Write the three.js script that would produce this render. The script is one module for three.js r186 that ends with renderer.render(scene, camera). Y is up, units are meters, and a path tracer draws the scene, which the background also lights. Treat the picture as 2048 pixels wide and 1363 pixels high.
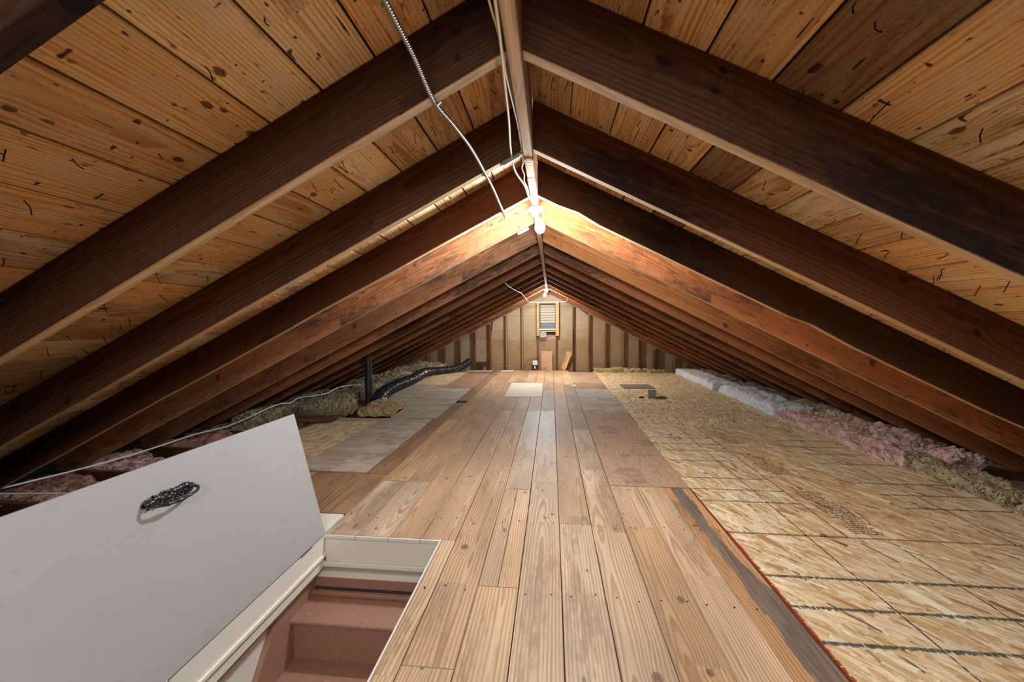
import * as THREE from 'three';
import { mergeGeometries, mergeVertices } from 'three/addons/utils/BufferGeometryUtils.js';

// ------------------------------------------------------------------ camera, light, exposure
const scene = new THREE.Scene();
scene.background = new THREE.Color(0x000000);
const camera = new THREE.PerspectiveCamera(2 * Math.atan(681.5 / 769) * 180 / Math.PI, 2048 / 1363, 0.02, 60);
camera.rotation.order = 'YXZ';
camera.position.set(0, 1.146, 0);
camera.rotation.set(-2.62 * Math.PI / 180, 5.88 * Math.PI / 180, -0.44 * Math.PI / 180);
scene.add(camera);
const renderer = new THREE.WebGLRenderer({ antialias: true });
renderer.toneMapping = THREE.LinearToneMapping;
renderer.toneMappingExposure = 1.0;
renderer.shadowMap.enabled = true;
const BULB_NEAR = 7.8, BULB_FAR = 13.0, GLOBE_FILL = 7.6;      // luminous intensities of the two bare bulbs and of the added fill globe behind the camera
const BULB_COLOR = 0xe2f1fb;

// ------------------------------------------------------------------ helpers
function rng(seed) { let s = seed >>> 0; return () => { s = (s + 0x6D2B79F5) >>> 0; let t = s; t = Math.imul(t ^ (t >>> 15), t | 1); t ^= t + Math.imul(t ^ (t >>> 7), t | 61); return ((t ^ (t >>> 14)) >>> 0) / 4294967296; }; }
function noise2(seed) {
  const r = rng(seed), T = new Float32Array(65536); for (let i = 0; i < 65536; i++) T[i] = r();
  return (x, y) => {
    const xf = Math.floor(x), yf = Math.floor(y); let u = x - xf, v = y - yf; u = u * u * (3 - 2 * u); v = v * v * (3 - 2 * v);
    const a = xf & 255, b = (xf + 1) & 255, c = (yf & 255) << 8, d = ((yf + 1) & 255) << 8;
    const p = T[a + c], q = T[b + c], s = T[a + d], t = T[b + d];
    return p + (q - p) * u + (s - p + (p - q - s + t) * u) * v;
  };
}
const N = noise2(11), N2 = noise2(29), N3 = noise2(53);
function n3(x, y, z) { const zi = Math.floor(z); let w = z - zi; w = w * w * (3 - 2 * w); const a = N(x + zi * 37.3, y + zi * 17.9), b = N(x + (zi + 1) * 37.3, y + (zi + 1) * 17.9); return a + (b - a) * w; }
const fbm = (x, y) => 0.46 * N(x * 0.8 + y * 0.6, y * 0.8 - x * 0.6) + 0.27 * N2(x * 1.3 - y * 1.7, y * 1.3 + x * 1.7) + 0.16 * N3(x * 3.9 + y * 1.6, y * 3.9 - x * 1.6) + 0.11 * N(x * 5.2 - y * 6.8, y * 5.2 + x * 6.8);
const sst = (a, b, x) => { x = Math.min(1, Math.max(0, (x - a) / (b - a))); return x * x * (3 - 2 * x); };
const lerp = (a, b, t) => a + (b - a) * t;
const names = {};
function numbered(n) { const k = names[n] = (names[n] ?? -1) + 1; return k ? n + '_' + String(k).padStart(3, '0') : n; }
function thing(name, label, category, pos = [0, 0, 0], group) {
  const o = new THREE.Group(); o.name = numbered(name); o.position.set(...pos); scene.add(o);
  o.userData = { label, category }; if (group) o.userData.group = group; return o;
}
function struct(name, label) { const o = new THREE.Group(); o.name = name; o.userData = { kind: 'structure', label, category: name.split('_')[0] }; scene.add(o); return o; }
function part(name, geo, mat, parent, pos) {
  const m = new THREE.Mesh(geo, mat); m.name = name; m.castShadow = m.receiveShadow = true; if (pos) m.position.set(...pos); parent.add(m); return m;
}
const merge = gs => mergeGeometries(gs.map(g => { const h = g.index ? g.toNonIndexed() : g; for (const k of Object.keys(h.attributes)) if (!['position', 'normal', 'uv'].includes(k)) h.deleteAttribute(k); return h; }));
function tex(W, H, fn, srgb = true) {
  const d = new Uint8Array(W * H * 4), o = [0, 0, 0];
  for (let j = 0, k = 0; j < H; j++) for (let i = 0; i < W; i++, k += 4) { fn(i, j, o); d[k] = Math.min(255, Math.max(0, o[0])); d[k + 1] = Math.min(255, Math.max(0, o[1])); d[k + 2] = Math.min(255, Math.max(0, o[2])); d[k + 3] = 255; }
  return fin(new THREE.DataTexture(d, W, H), srgb);
}
function fin(t, srgb) { t.wrapS = t.wrapT = THREE.RepeatWrapping; t.magFilter = THREE.LinearFilter; t.minFilter = THREE.LinearMipmapLinearFilter; t.generateMipmaps = true; if (srgb) t.colorSpace = THREE.SRGBColorSpace; t.needsUpdate = true; return t; }
const std = (color, rough = 0.8, extra = {}) => new THREE.MeshStandardMaterial({ color, roughness: rough, ...extra });

// sawn wood: strips of a log cut on the flat, rings as cylinders round a wandering pith, knots that push the rings aside
function wood({ W, H, strips, w, L, seed, early, late, contrast, ring, dmin, dmax, knots, knotCol, fibre, dirt, dirtCol, dirtScale = 3, pale = 0, paleCol, saw = 0, vary = 0.08, spots = 0, extra, tiltMul = 1 }) {
  const r = rng(seed), S = [];
  for (let s = 0; s < strips; s++) {
    const K = []; const nk = Math.round(knots * (0.5 + r()));
    for (let k = 0; k < nk; k++) K.push([(r() - 0.5) * w * 0.8, r() * L, w * (0.03 + 0.09 * r() * r()), 1 + r()]);
    S.push({ d: dmin + (dmax - dmin) * r(), tilt: (r() - 0.5) * 0.05 * tiltMul, rs: ring * (0.7 + 0.7 * r()), cx: (r() - 0.5) * w * 0.6, b: 1 + (r() - 0.5) * 2 * vary, hue: (r() - 0.5), o: s * 31.7 + seed, K });
  }
  const d = new Uint8Array(W * H * 4), bw = W >> 1, bh = H >> 1, bd = new Uint8Array(bw * bh * 4), sw = W / strips;
  for (let j = 0; j < H; j++) {
    const y = j / H * L;
    for (let i = 0; i < W; i++) {
      const si = Math.min(strips - 1, Math.floor(i / sw)), s = S[si], x = ((i - si * sw) / sw - 0.5) * w;
      let dd = s.d + s.tilt * (y - L / 2) + 0.05 * (N(y * 1.1 + s.o, s.o) - 0.5) + 0.012 * (N2(y * 4 + s.o, x * 9 + s.o) - 0.5);
      const xx = x + s.cx + 0.02 * (N3(y * 1.5 + s.o, 3.3) - 0.5);
      let rr = Math.sqrt(xx * xx + dd * dd), kn = 0, kq = 9, kring = 0;
      for (const k of s.K) {
        let dy = Math.abs(y - k[1]); if (dy > L / 2) dy = L - dy; if (dy > k[2] * 9) continue;
        const ax = (x - k[0]) / k[2], ay = dy / k[2] / k[3], q = Math.sqrt(ax * ax + ay * ay);
        rr += k[2] * 0.9 * Math.exp(-(ax * ax * 0.12 + ay * ay * 0.06)); if (q < kq) { kq = q; kring = k[2]; }
      }
      if (kq < 1.6) kn = 1 - sst(0.85, 1.25, kq + 0.25 * (N(x * 300, y * 300) - 0.5));
      let t = rr / s.rs + 0.25 * N2(x * 50 + s.o, y * 7); const f = t - Math.floor(t);
      let la = sst(0.25, 0.85, f) * (1 - sst(0.9, 1.0, f)); la *= 0.55 + 0.45 * N3(Math.floor(t) * 7.7, y * 0.7 + s.o);
      const fi = N(x * 1100 + s.o, y * 14) - 0.5, fi2 = N2(x * 330 + s.o, y * 5) - 0.5;
      const m = la * contrast;
      const bl = s.b * (1 + fibre * (fi * 0.7 + fi2 * 0.6)) * (1 + 0.16 * (N3(x * 9 + s.o, y * 2.2) - 0.5));
      let R = lerp(early[0], late[0], m) * bl, G = lerp(early[1], late[1], m) * bl * (1 - 0.03 * s.hue), B = lerp(early[2], late[2], m) * bl * (1 - 0.12 * s.hue);
      if (kn > 0) { const kk = kn * (0.72 + 0.28 * Math.sin(kq * 14)); R = lerp(R, knotCol[0], kk); G = lerp(G, knotCol[1], kk); B = lerp(B, knotCol[2], kk); }
      if (dirt) { const q = sst(1 - dirt, 1.05 - dirt * 0.5, fbm(x * dirtScale * 5 + s.o * 3, y * dirtScale + s.o) * 0.72 + 0.28 * fbm(x * 90 + s.o, y * 24) + 0.12 * fi); R = lerp(R, dirtCol[0], q * 0.75); G = lerp(G, dirtCol[1], q * 0.75); B = lerp(B, dirtCol[2], q * 0.75); }
      if (pale) { const q = sst(1 - pale, 1.1 - pale, fbm(x * 30 + s.o * 5, y * 6 + 9) * 0.7 + 0.4 * (N3(x * 500, y * 160)) * N2(x * 40, y * 12 + s.o)); R = lerp(R, paleCol[0], q * 0.6); G = lerp(G, paleCol[1], q * 0.6); B = lerp(B, paleCol[2], q * 0.6); }
      if (spots) { const q = sst(0.93, 0.97, N(x * 75 + s.o * 3, y * 42)) + 0.5 * sst(0.9, 0.96, N2(x * 150, y * 30 + s.o)); if (q > 0) { R = lerp(R, 66, Math.min(0.9, q)); G = lerp(G, 42, Math.min(0.9, q)); B = lerp(B, 26, Math.min(0.9, q)); } }
      if (saw) { const q = 1 - saw * sst(0.55, 0.8, N2(y * 210 + x * 12, x * 5 + s.o)); R *= q; G *= q; B *= q; }
      if (extra) { const o = extra(si, x, y, R, G, B, fi, la); R = o[0]; G = o[1]; B = o[2]; }
      const p = (j * W + i) * 4; d[p] = Math.min(255, R); d[p + 1] = Math.min(255, G); d[p + 2] = Math.min(255, B); d[p + 3] = 255;
      if (!(i & 1) && !(j & 1)) { const h = 150 - la * 50 * contrast + fi * 60 + fi2 * 40 - kn * 30; const b = ((j >> 1) * bw + (i >> 1)) * 4; bd[b] = bd[b + 1] = bd[b + 2] = Math.max(0, Math.min(255, h)); bd[b + 3] = 255; }
    }
  }
  return { map: fin(new THREE.DataTexture(d, W, H), true), bump: fin(new THREE.DataTexture(bd, bw, bh), false), strips, w, L };
}
// a board: width along x, thickness along y, length along z, chamfered long edges; uv picks one strip of a wood texture
function board(w, t, L, T, strip, { bev = 0.0015, v0 = 0, shear = 0, seg = 1, edge, tstrip, flip = 1 } = {}) {
  const hw = w / 2, ht = t / 2, b = Math.min(bev, ht * 0.8);
  const ring = [[-hw + b, ht], [hw - b, ht], [hw, ht - b], [hw, -ht + b], [hw - b, -ht], [-hw + b, -ht], [-hw, -ht + b], [-hw, ht - b]];
  const P = [], U = [];
  const ts = tstrip ?? ((strip + 3) % T.strips);
  const pt = (k, z) => { let [x, y] = ring[k % 8]; if (edge) x += edge(Math.sign(x), z); return [x, y, z + shear * x]; };
  const uv = (p, side) => side ? [(ts + Math.min(0.96, Math.max(0.04, (p[1] * flip) / T.w + 0.5))) / T.strips, p[2] / T.L + v0 + 0.37] : [(strip + Math.min(0.985, Math.max(0.015, p[0] * flip / T.w + 0.5))) / T.strips, p[2] / T.L + v0 + (p[1] < 0 ? 0.13 : 0)];
  const tri = (a, b2, c, side) => { for (const p of [a, b2, c]) { P.push(...p); U.push(...uv(p, side)); } };
  for (let s = 0; s < seg; s++) { const z0 = -L / 2 + L * s / seg, z1 = -L / 2 + L * (s + 1) / seg; for (let k = 0; k < 8; k++) { const side = k === 2 || k === 6; const a = pt(k, z0), c = pt(k + 1, z0), e = pt(k, z1), f = pt(k + 1, z1); tri(a, e, c, side); tri(c, e, f, side); } }
  for (let k = 1; k < 7; k++) { tri(pt(0, -L / 2), pt(k, -L / 2), pt(k + 1, -L / 2), true); tri(pt(0, L / 2), pt(k + 1, L / 2), pt(k, L / 2), true); }
  const g = new THREE.BufferGeometry(); g.setAttribute('position', new THREE.Float32BufferAttribute(P, 3)); g.setAttribute('uv', new THREE.Float32BufferAttribute(U, 2)); g.computeVertexNormals(); return g;
}
// box with uv in metres on every face
function mbox(w, h, l, s = 1, x = 0, y = 0, z = 0) {
  const g = new THREE.BoxGeometry(w, h, l).toNonIndexed(), p = g.attributes.position, n = g.attributes.normal, u = g.attributes.uv;
  g.translate(x, y, z);
  for (let i = 0; i < p.count; i++) { const X = p.getX(i), Y = p.getY(i), Z = p.getZ(i); if (Math.abs(n.getY(i)) > 0.5) u.setXY(i, X * s, Z * s); else if (Math.abs(n.getX(i)) > 0.5) u.setXY(i, Z * s, Y * s); else u.setXY(i, X * s, Y * s); }
  return g;
}
function cbox(w, h, l, b, x = 0, y = 0, z = 0) {            // chamfered box
  const s = new THREE.Shape(); const a = w / 2 - b, c = h / 2 - b; s.moveTo(-a, -c); s.lineTo(a, -c); s.lineTo(a, c); s.lineTo(-a, c); s.closePath();
  const g = new THREE.ExtrudeGeometry(s, { depth: l - 2 * b, bevelEnabled: true, bevelThickness: b, bevelSize: b, bevelSegments: 1 }); g.translate(x, y, z - l / 2 + b); return g;
}
const curve = pts => new THREE.CatmullRomCurve3(pts.map(p => new THREE.Vector3(...p)), false, 'centripetal');
function tube(pts, r, seg = 60, rad = 8) { return new THREE.TubeGeometry(curve(pts), seg, r, rad, false); }
function sweep(pts, n, rad, rf) {                             // tube whose radius follows rf(s, angle)
  const c = curve(pts), len = c.getLength(), fr = c.computeFrenetFrames(n, false), P = [], U = [], I = [];
  for (let i = 0; i <= n; i++) { const u = i / n, p = c.getPointAt(u); for (let k = 0; k <= rad; k++) { const a = k / rad * Math.PI * 2, r = rf(u * len, k === rad ? 0 : a), A = Math.cos(a) * r, B = Math.sin(a) * r, x = fr.normals[i], y = fr.binormals[i]; P.push(p.x + x.x * A + y.x * B, p.y + x.y * A + y.y * B, p.z + x.z * A + y.z * B); U.push(u * len, k / rad); } }
  for (let i = 0; i < n; i++) for (let k = 0; k < rad; k++) { const a = i * (rad + 1) + k, b = a + rad + 1; I.push(a, b, a + 1, b, b + 1, a + 1); }
  for (const e of [0, n]) { const c0 = P.length / 3, p = c.getPointAt(e / n); P.push(p.x, p.y, p.z); U.push(0, 0); for (let k = 0; k < rad; k++) { const a = e * (rad + 1) + k; e ? I.push(c0, a, a + 1) : I.push(c0, a + 1, a); } }
  const g = new THREE.BufferGeometry(); g.setAttribute('position', new THREE.Float32BufferAttribute(P, 3)); g.setAttribute('uv', new THREE.Float32BufferAttribute(U, 2)); g.setIndex(I); g.computeVertexNormals(); return g;
}

// ------------------------------------------------------------------ textures
const FLOOR = wood({ W: 2048, H: 2048, strips: 8, w: 0.184, L: 2.6, seed: 5, early: [210, 187, 157], late: [162, 128, 100], contrast: 0.85, ring: 0.014, dmin: 0.004, dmax: 0.045, knots: 4, knotCol: [104, 80, 66], fibre: 0.15, dirt: 0.47, dirtCol: [146, 116, 92], dirtScale: 1.6, vary: 0.06, spots: 0,
  extra(si, x, y, R, G, B, fi, la) {                        // strip 7 carries a long grey weathered stain
    if (si !== 7) return [R, G, B];
    const e = -0.07 + 0.022 * y + 0.03 * N(y * 3.2, 2.2) + 0.015 * N2(y * 13, 7), e2 = 0.015 + 0.02 * N3(y * 4, 8) + 0.012 * N2(y * 17, 3) + 0.075 * sst(0.7, 1.35, y); const q = sst(e - 0.004, e + 0.004, x + 0.022 * (fbm(y * 30, x * 40) - 0.5) + 0.006 * fi) * (1 - sst(e2 - 0.004, e2 + 0.004, x + 0.024 * (fbm(y * 34, x * 40 + 9) - 0.5) + 0.006 * fi));
    const g = 140 + 44 * fi - 30 * la + 16 * (N2(x * 30, y * 6) - 0.5); return [lerp(R * 1.0, g, q), lerp(G * 0.92, g - 10, q), lerp(B * 0.8, g - 20, q)];
  } });
const SHEATH = wood({ W: 2048, H: 2048, strips: 8, w: 0.178, L: 2.4, seed: 17, early: [238, 200, 148], late: [182, 128, 76], contrast: 0.78, ring: 0.0085, dmin: 0.012, dmax: 0.09, knots: 5, knotCol: [66, 38, 20], fibre: 0.18, dirt: 0.4, dirtCol: [112, 82, 58], dirtScale: 2.2, pale: 0.55, spots: 1, paleCol: [236, 220, 192], vary: 0.15 });
const RAFT = wood({ W: 1536, H: 2048, strips: 8, w: 0.18, L: 4.4, seed: 41, early: [166, 116, 82], late: [124, 80, 54], contrast: 0.8, ring: 0.0095, dmin: 0.008, dmax: 0.07, knots: 6, knotCol: [76, 50, 38], fibre: 0.22, dirt: 0.5, dirtCol: [56, 42, 38], dirtScale: 1.3, saw: 0.05, vary: 0.08, tiltMul: 0.6,
  extra(si, x, y, R, G, B, fi, la) { if (si < 6) return [R, G, B]; const q = 0.9 + 0.2 * N(x * 60, y * 1.3) + 0.12 * fi - 0.14 * la; return [214 * q, 178 * q, 134 * q]; } });   // strips 6 and 7: clean sawn edges
const PLY = tex(1024, 1024, (i, j, o) => {                   // weathered grey plywood
  const x = i / 1024, y = j / 1024, g = N(x * 9, y * 120) - 0.5, wx = x + 0.12 * fbm(x * 7, y * 7), wy = y + 0.12 * fbm(x * 7 + 9, y * 7), st = fbm(wx * 6, wy * 9), k = fbm(wx * 9 + 20, wy * 6 + 5), w = sst(0.25, 0.8, 0.6 * st + 0.4 * fbm(x * 3, y * 40)), dk = sst(0.42, 0.85, 0.65 * k + 0.35 * fbm(x * 6 + 3, y * 60)), f = N2(x * 500, y * 40) - 0.5;
  o[0] = lerp(lerp(170, 206, w), 112, dk * 0.6) + g * 16 + f * 14; o[1] = lerp(lerp(156, 202, w), 106, dk * 0.6) + g * 16 + f * 14; o[2] = lerp(lerp(136, 196, w), 100, dk * 0.6) + g * 15 + f * 14;
});
const PLYB = tex(1024, 1024, (i, j, o) => {                  // brown plywood
  const x = i / 1024, y = j / 1024, d = 0.35 * (fbm(x * 2, y * 5) - 0.5), t = (x + d) * 26 + N2(x * 5, y * 22) * 1.5, f = t - Math.floor(t), la = sst(0.3, 0.9, f), g = N(x * 400, y * 30) - 0.5, bl = sst(0.55, 0.75, fbm(x * 6 + 3, y * 8));
  o[0] = 190 - 14 * la + g * 20 - bl * 24; o[1] = 158 - 15 * la + g * 19 - bl * 23; o[2] = 131 - 14 * la + g * 16 - bl * 19;
});
const BOARD = tex(512, 512, (i, j, o) => { const x = i / 512, y = j / 512, a = fbm(x * 6, y * 6) - 0.5, g = N(x * 200, y * 300) - 0.5; o[0] = 158 + a * 34 + g * 12; o[1] = 134 + a * 32 + g * 12; o[2] = 104 + a * 28 + g * 10; });
const FIBRE = tex(1024, 1024, (i, j, o) => {                 // matted mineral wool, tinted by its material
  const x = i / 1024, y = j / 1024, wx = x + 0.03 * N(x * 14, y * 14), wy = y + 0.03 * N2(x * 14, y * 14), a = Math.abs(N(wx * 60, wy * 190) - 0.5), b = Math.abs(N2(wx * 210, wy * 70) - 0.5), c = fbm(x * 9, y * 9), sp = sst(0.68, 0.84, N3(x * 60 + y * 20, y * 60 - x * 20) * 0.8 + 0.2 * N(x * 190, y * 190)), v = 250 - 84 * a - 84 * b + (c - 0.5) * 110 - sp * 120;
  o[0] = v; o[1] = v * lerp(0.98, 1.0, c); o[2] = v * lerp(0.94, 1.0, c);
});
const PINKT = tex(512, 512, (i, j, o) => {
  const x = i / 512, y = j / 512, wx = x + 0.05 * N(x * 9, y * 9), wy = y + 0.05 * N2(x * 9, y * 9), a = Math.abs(N(wx * 40, wy * 90) - 0.5), c = fbm(x * 7, y * 7), dk = sst(0.6, 0.78, fbm(x * 12 + 7, y * 16)), v = 1 - 0.5 * a + 0.35 * (c - 0.5);
  o[0] = lerp(262 * v, 120, dk * 0.55); o[1] = lerp(212 * v, 92, dk * 0.55); o[2] = lerp(198 * v, 80, dk * 0.55);
});
const WHITET = tex(512, 512, (i, j, o) => { const x = i / 512, y = j / 512, a = Math.abs(N(x * 50, y * 110) - 0.5), c = fbm(x * 8, y * 8) - 0.5; o[0] = 238 - 40 * a + 26 * c; o[1] = 238 - 40 * a + 26 * c; o[2] = 240 - 38 * a + 24 * c; });
const PAINT = tex(512, 512, (i, j, o) => { const x = i / 512, y = j / 512, s = sst(0.66, 0.9, fbm(x * 4, y * 4)) * 8 + sst(0.8, 0.95, N(x * 60, y * 25)) * 5, b = (fbm(x * 2 + 4, y * 2) - 0.5) * 6; o[0] = 174 - s + b; o[1] = 175 - s + b; o[2] = 177 - s + b; });
const BROWNP = tex(512, 512, (i, j, o) => { const x = i / 512, y = j / 512, g = N(x * 12, y * 260) - 0.5, w = sst(0.7, 0.9, N2(x * 60, y * 90) * 0.7 + 0.3 * fbm(x * 8, y * 8)), c = sst(0.86, 0.92, N3(x * 160, y * 60)) * 0.6; o[0] = lerp(162 + g * 10, 188, w * 0.5 + c); o[1] = lerp(122 + g * 8, 150, w * 0.5 + c); o[2] = lerp(106 + g * 7, 132, w * 0.5 + c); });

// oriented strand board: flakes drawn one by one
function flakes(ctx, W, H, mx, mz, seed, count, warm, along = true, big = 1) {
  const r = rng(seed);
  for (let k = 0; k < count; k++) {
    const x = r() * W, y = r() * H, len = (0.03 + 0.11 * r()) * Math.sqrt(big), wd = (0.005 + 0.022 * r() * r()) * big, a = (typeof along === 'function' ? along(x, y) : 0.3) + (r() + r() - 1) * 0.7, c = r();
    const cx = Math.cos(a), sx = Math.sin(a);              // flake axis: (sx along x, cx along z)
    let R, G, B; if (c < 0.42) { R = 246; G = 231; B = 202; } else if (c < 0.74) { R = 224; G = 196; B = 150; } else if (c < 0.92) { R = 206; G = 170; B = 120; } else if (c < 0.98) { R = 176; G = 130; B = 86; } else { R = 128; G = 88; B = 68; }
    const v = (0.9 + 0.2 * r()), wm = typeof warm === 'function' ? warm(x, y) : warm; R *= v * (1 - 0.1 * wm); G *= v * (1 - 0.17 * wm); B *= v * (1 - 0.3 * wm);
    ctx.fillStyle = `rgba(${R | 0},${G | 0},${B | 0},${c > 0.975 ? 0.85 : 0.55 + 0.35 * r()})`;
    const lx = len * sx * mx / 2, lz = len * cx * mz / 2, wx = wd * cx * mx / 2, wz = -wd * sx * mz / 2, j = 0.6 + 0.8 * r();
    ctx.beginPath(); ctx.moveTo(x - lx - wx, y - lz - wz); ctx.lineTo(x + lx - wx * j, y + lz - wz * j); ctx.lineTo(x + lx * 0.93 + wx, y + lz * 0.93 + wz); ctx.lineTo(x - lx * 0.9 + wx * j, y - lz * 0.9 + wz * j); ctx.closePath(); ctx.fill();
    if (c > 0.9 && c < 0.95) { ctx.strokeStyle = 'rgba(84,58,36,0.55)'; ctx.lineWidth = 1.2; ctx.beginPath(); ctx.moveTo(x - lx, y - lz); ctx.lineTo(x + lx, y + lz); ctx.stroke(); }
  }
}
const OX0 = 0.94, OX1 = 2.84, OZ0 = -4.40, OZ1 = -0.2;       // ground covered by the near sheets on the right
function osbNear() {
  const W = 2048, H = 2048, c = document.createElement('canvas'); c.width = W; c.height = H; const g = c.getContext('2d'); const mx = W / (OX1 - OX0), mz = H / (OZ1 - OZ0);
  const X = x => (x - OX0) * mx, Z = z => (z - OZ0) * mz;    // canvas y grows with z (towards the stairs)
  g.fillStyle = '#d8bc90'; g.fillRect(0, 0, W, H);
  const bigger = (n, sd, f) => flakes(g, W, H, mx, mz, sd, n, 0, f, 1.9);
  flakes(g, W, H, mx, mz, 77, 28000, (x, y) => { const wx = x / mx + OX0, wz = y / mz + OZ0; return wz < -2.156 && wx > 1.56 && wx < 2.14 ? 0.55 : wz < -2.156 ? 0.1 : 0; }, (x, y) => y / mz + OZ0 < -2.156 ? 0.42 : 0.68);
  bigger(1500, 78, (x, y) => y / mz + OZ0 < -2.156 ? 0.42 : 0.68);
  const r = rng(3), line = (x0, z0, x1, z1, w, col) => { const n = Math.ceil(Math.hypot((x1 - x0) * mx, (z1 - z0) * mz) / 7); g.fillStyle = col; for (let i = 0; i < n; i++) { const t = (i + r()) / n, x = X(lerp(x0, x1, t)), y = Z(lerp(z0, z1, t)), a = 3 + 5 * r(); Math.abs(x1 - x0) > Math.abs(z1 - z0) ? g.fillRect(x - a, y - w * mz / 2 * (0.6 + 0.7 * r()), a * 2, w * mz * (0.6 + 0.8 * r())) : g.fillRect(x - w * mx / 2 * (0.6 + 0.7 * r()), y - a, w * mx * (0.6 + 0.8 * r()), a * 2); } };
  const ink = 'rgba(52,60,62,0.62)', thin = 'rgba(58,52,42,0.7)';
  for (const z of [-1.795, -1.602, -1.425, -1.05, -0.85]) line(0.95, z, 2.84, z - 0.004, 0.014, ink);
  for (const z of [-3.9, -3.71, -3.52, -3.268, -2.905, -2.708, -2.531]) line(0.95, z, 1.545, z, 0.011, ink);
  for (const z of [-3.9, -3.71, -3.52, -3.28, -2.905, -2.718, -2.53]) line(2.146, z, 2.74, z, 0.012, ink);
  line(1.362, -4.36, 1.345, -0.9, 0.006, thin); line(2.377, -4.36, 2.33, -0.9, 0.006, thin); line(1.745, -2.15, 1.752, -0.7, 0.006, thin); line(2.146, -4.36, 2.146, -2.16, 0.004, 'rgba(222,205,172,0.8)'); line(1.555, -2.16, 1.535, -0.8, 0.005, 'rgba(236,236,228,0.9)');
  line(0.952, -2.16, 0.952, -0.4, 0.010, 'rgba(168,64,34,0.85)'); line(1.04, -2.150, 2.84, -2.150, 0.006, 'rgba(172,62,32,0.75)'); line(1.553, -4.36, 1.553, -2.16, 0.012, 'rgba(176,72,38,0.8)');
  g.fillStyle = 'rgba(40,34,30,0.7)';                        // the maker's stamp, printed down the sheet: rows of small type
  for (const [z0, z1] of [[-4.25, -3.75], [-3.55, -3.02], [-2.86, -2.2]]) {
    let z = z0 + 0.15; const xs = 1.62, xe = 1.79;
    g.font = 'bold 62px sans-serif'; g.save(); g.translate(X(xs + 0.012), Z(z0 + 0.12)); g.scale(1.25, 0.62); g.fillText('LP', 0, 0); g.restore(); g.fillRect(X(xs + 0.01), Z(z0 + 0.135), 0.12 * mx, 3);
    for (; z < z1; z += 0.022) { let x = xs + (r() < 0.3 ? 0.04 : 0); const e = xe - 0.05 * r(); while (x < e) { const l = 0.006 + 0.02 * r(); g.fillRect(X(x), Z(z), l * mx, 4 + 2 * r()); x += l + 0.004 + 0.004 * r(); } }
  }
  const t = new THREE.CanvasTexture(c); t.flipY = false; return fin(t, true);
}
const OSBN = osbNear();
const OSBF = (() => { const W = 1024, c = document.createElement('canvas'); c.width = c.height = W; const g = c.getContext('2d'); g.fillStyle = '#d4b686'; g.fillRect(0, 0, W, W); flakes(g, W, W, W / 2.44, W / 2.44, 91, 15000, 0.05); g.fillStyle = 'rgba(60,52,42,0.75)'; for (const q of [0.166, 0.25, 0.33, 0.5, 0.66, 0.75, 0.83, 0.995]) g.fillRect(0, q * W, W, 3); for (const q of [0.166, 0.5, 0.83]) g.fillRect(q * W, 0, 2, W); return fin(new THREE.CanvasTexture(c), true); })();

// ------------------------------------------------------------------ materials
const tints = (T, cols, rough, bs, env = {}) => cols.map(c => std(c, rough, { map: T.map, bumpMap: T.bump, bumpScale: bs, ...env }));
const FM = tints(FLOOR, [0xffffff, 0xfaf4ee, 0xfff8ee, 0xf3eae2, 0xfaf0e6, 0xf4ece8], 0.52, 0.0006);
const FFAR = tints(FLOOR, [0xf2e8e2, 0xe9ddd6, 0xf6ece6, 0xe4d9d4], 0.6, 0.0006);
const FBROWN = tints(FLOOR, [0xd2c2b6, 0xcabab0], 0.62, 0.0006);
const SM = tints(SHEATH, [0xffffff, 0xf6ece0, 0xfff0dc, 0xf0e2d0, 0xe6d8c8, 0xffe8cc], 0.82, 0.0012);
const SDARK = tints(SHEATH, [0xa08e80], 0.85, 0.0012)[0];
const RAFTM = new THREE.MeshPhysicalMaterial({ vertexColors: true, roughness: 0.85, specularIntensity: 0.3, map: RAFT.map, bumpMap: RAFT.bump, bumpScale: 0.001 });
const RMAT = {}; const rm = c => RMAT[c] ??= new THREE.MeshPhysicalMaterial({ color: c, roughness: 0.85, specularIntensity: 0.3, map: RAFT.map, bumpMap: RAFT.bump, bumpScale: 0.001 });
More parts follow.
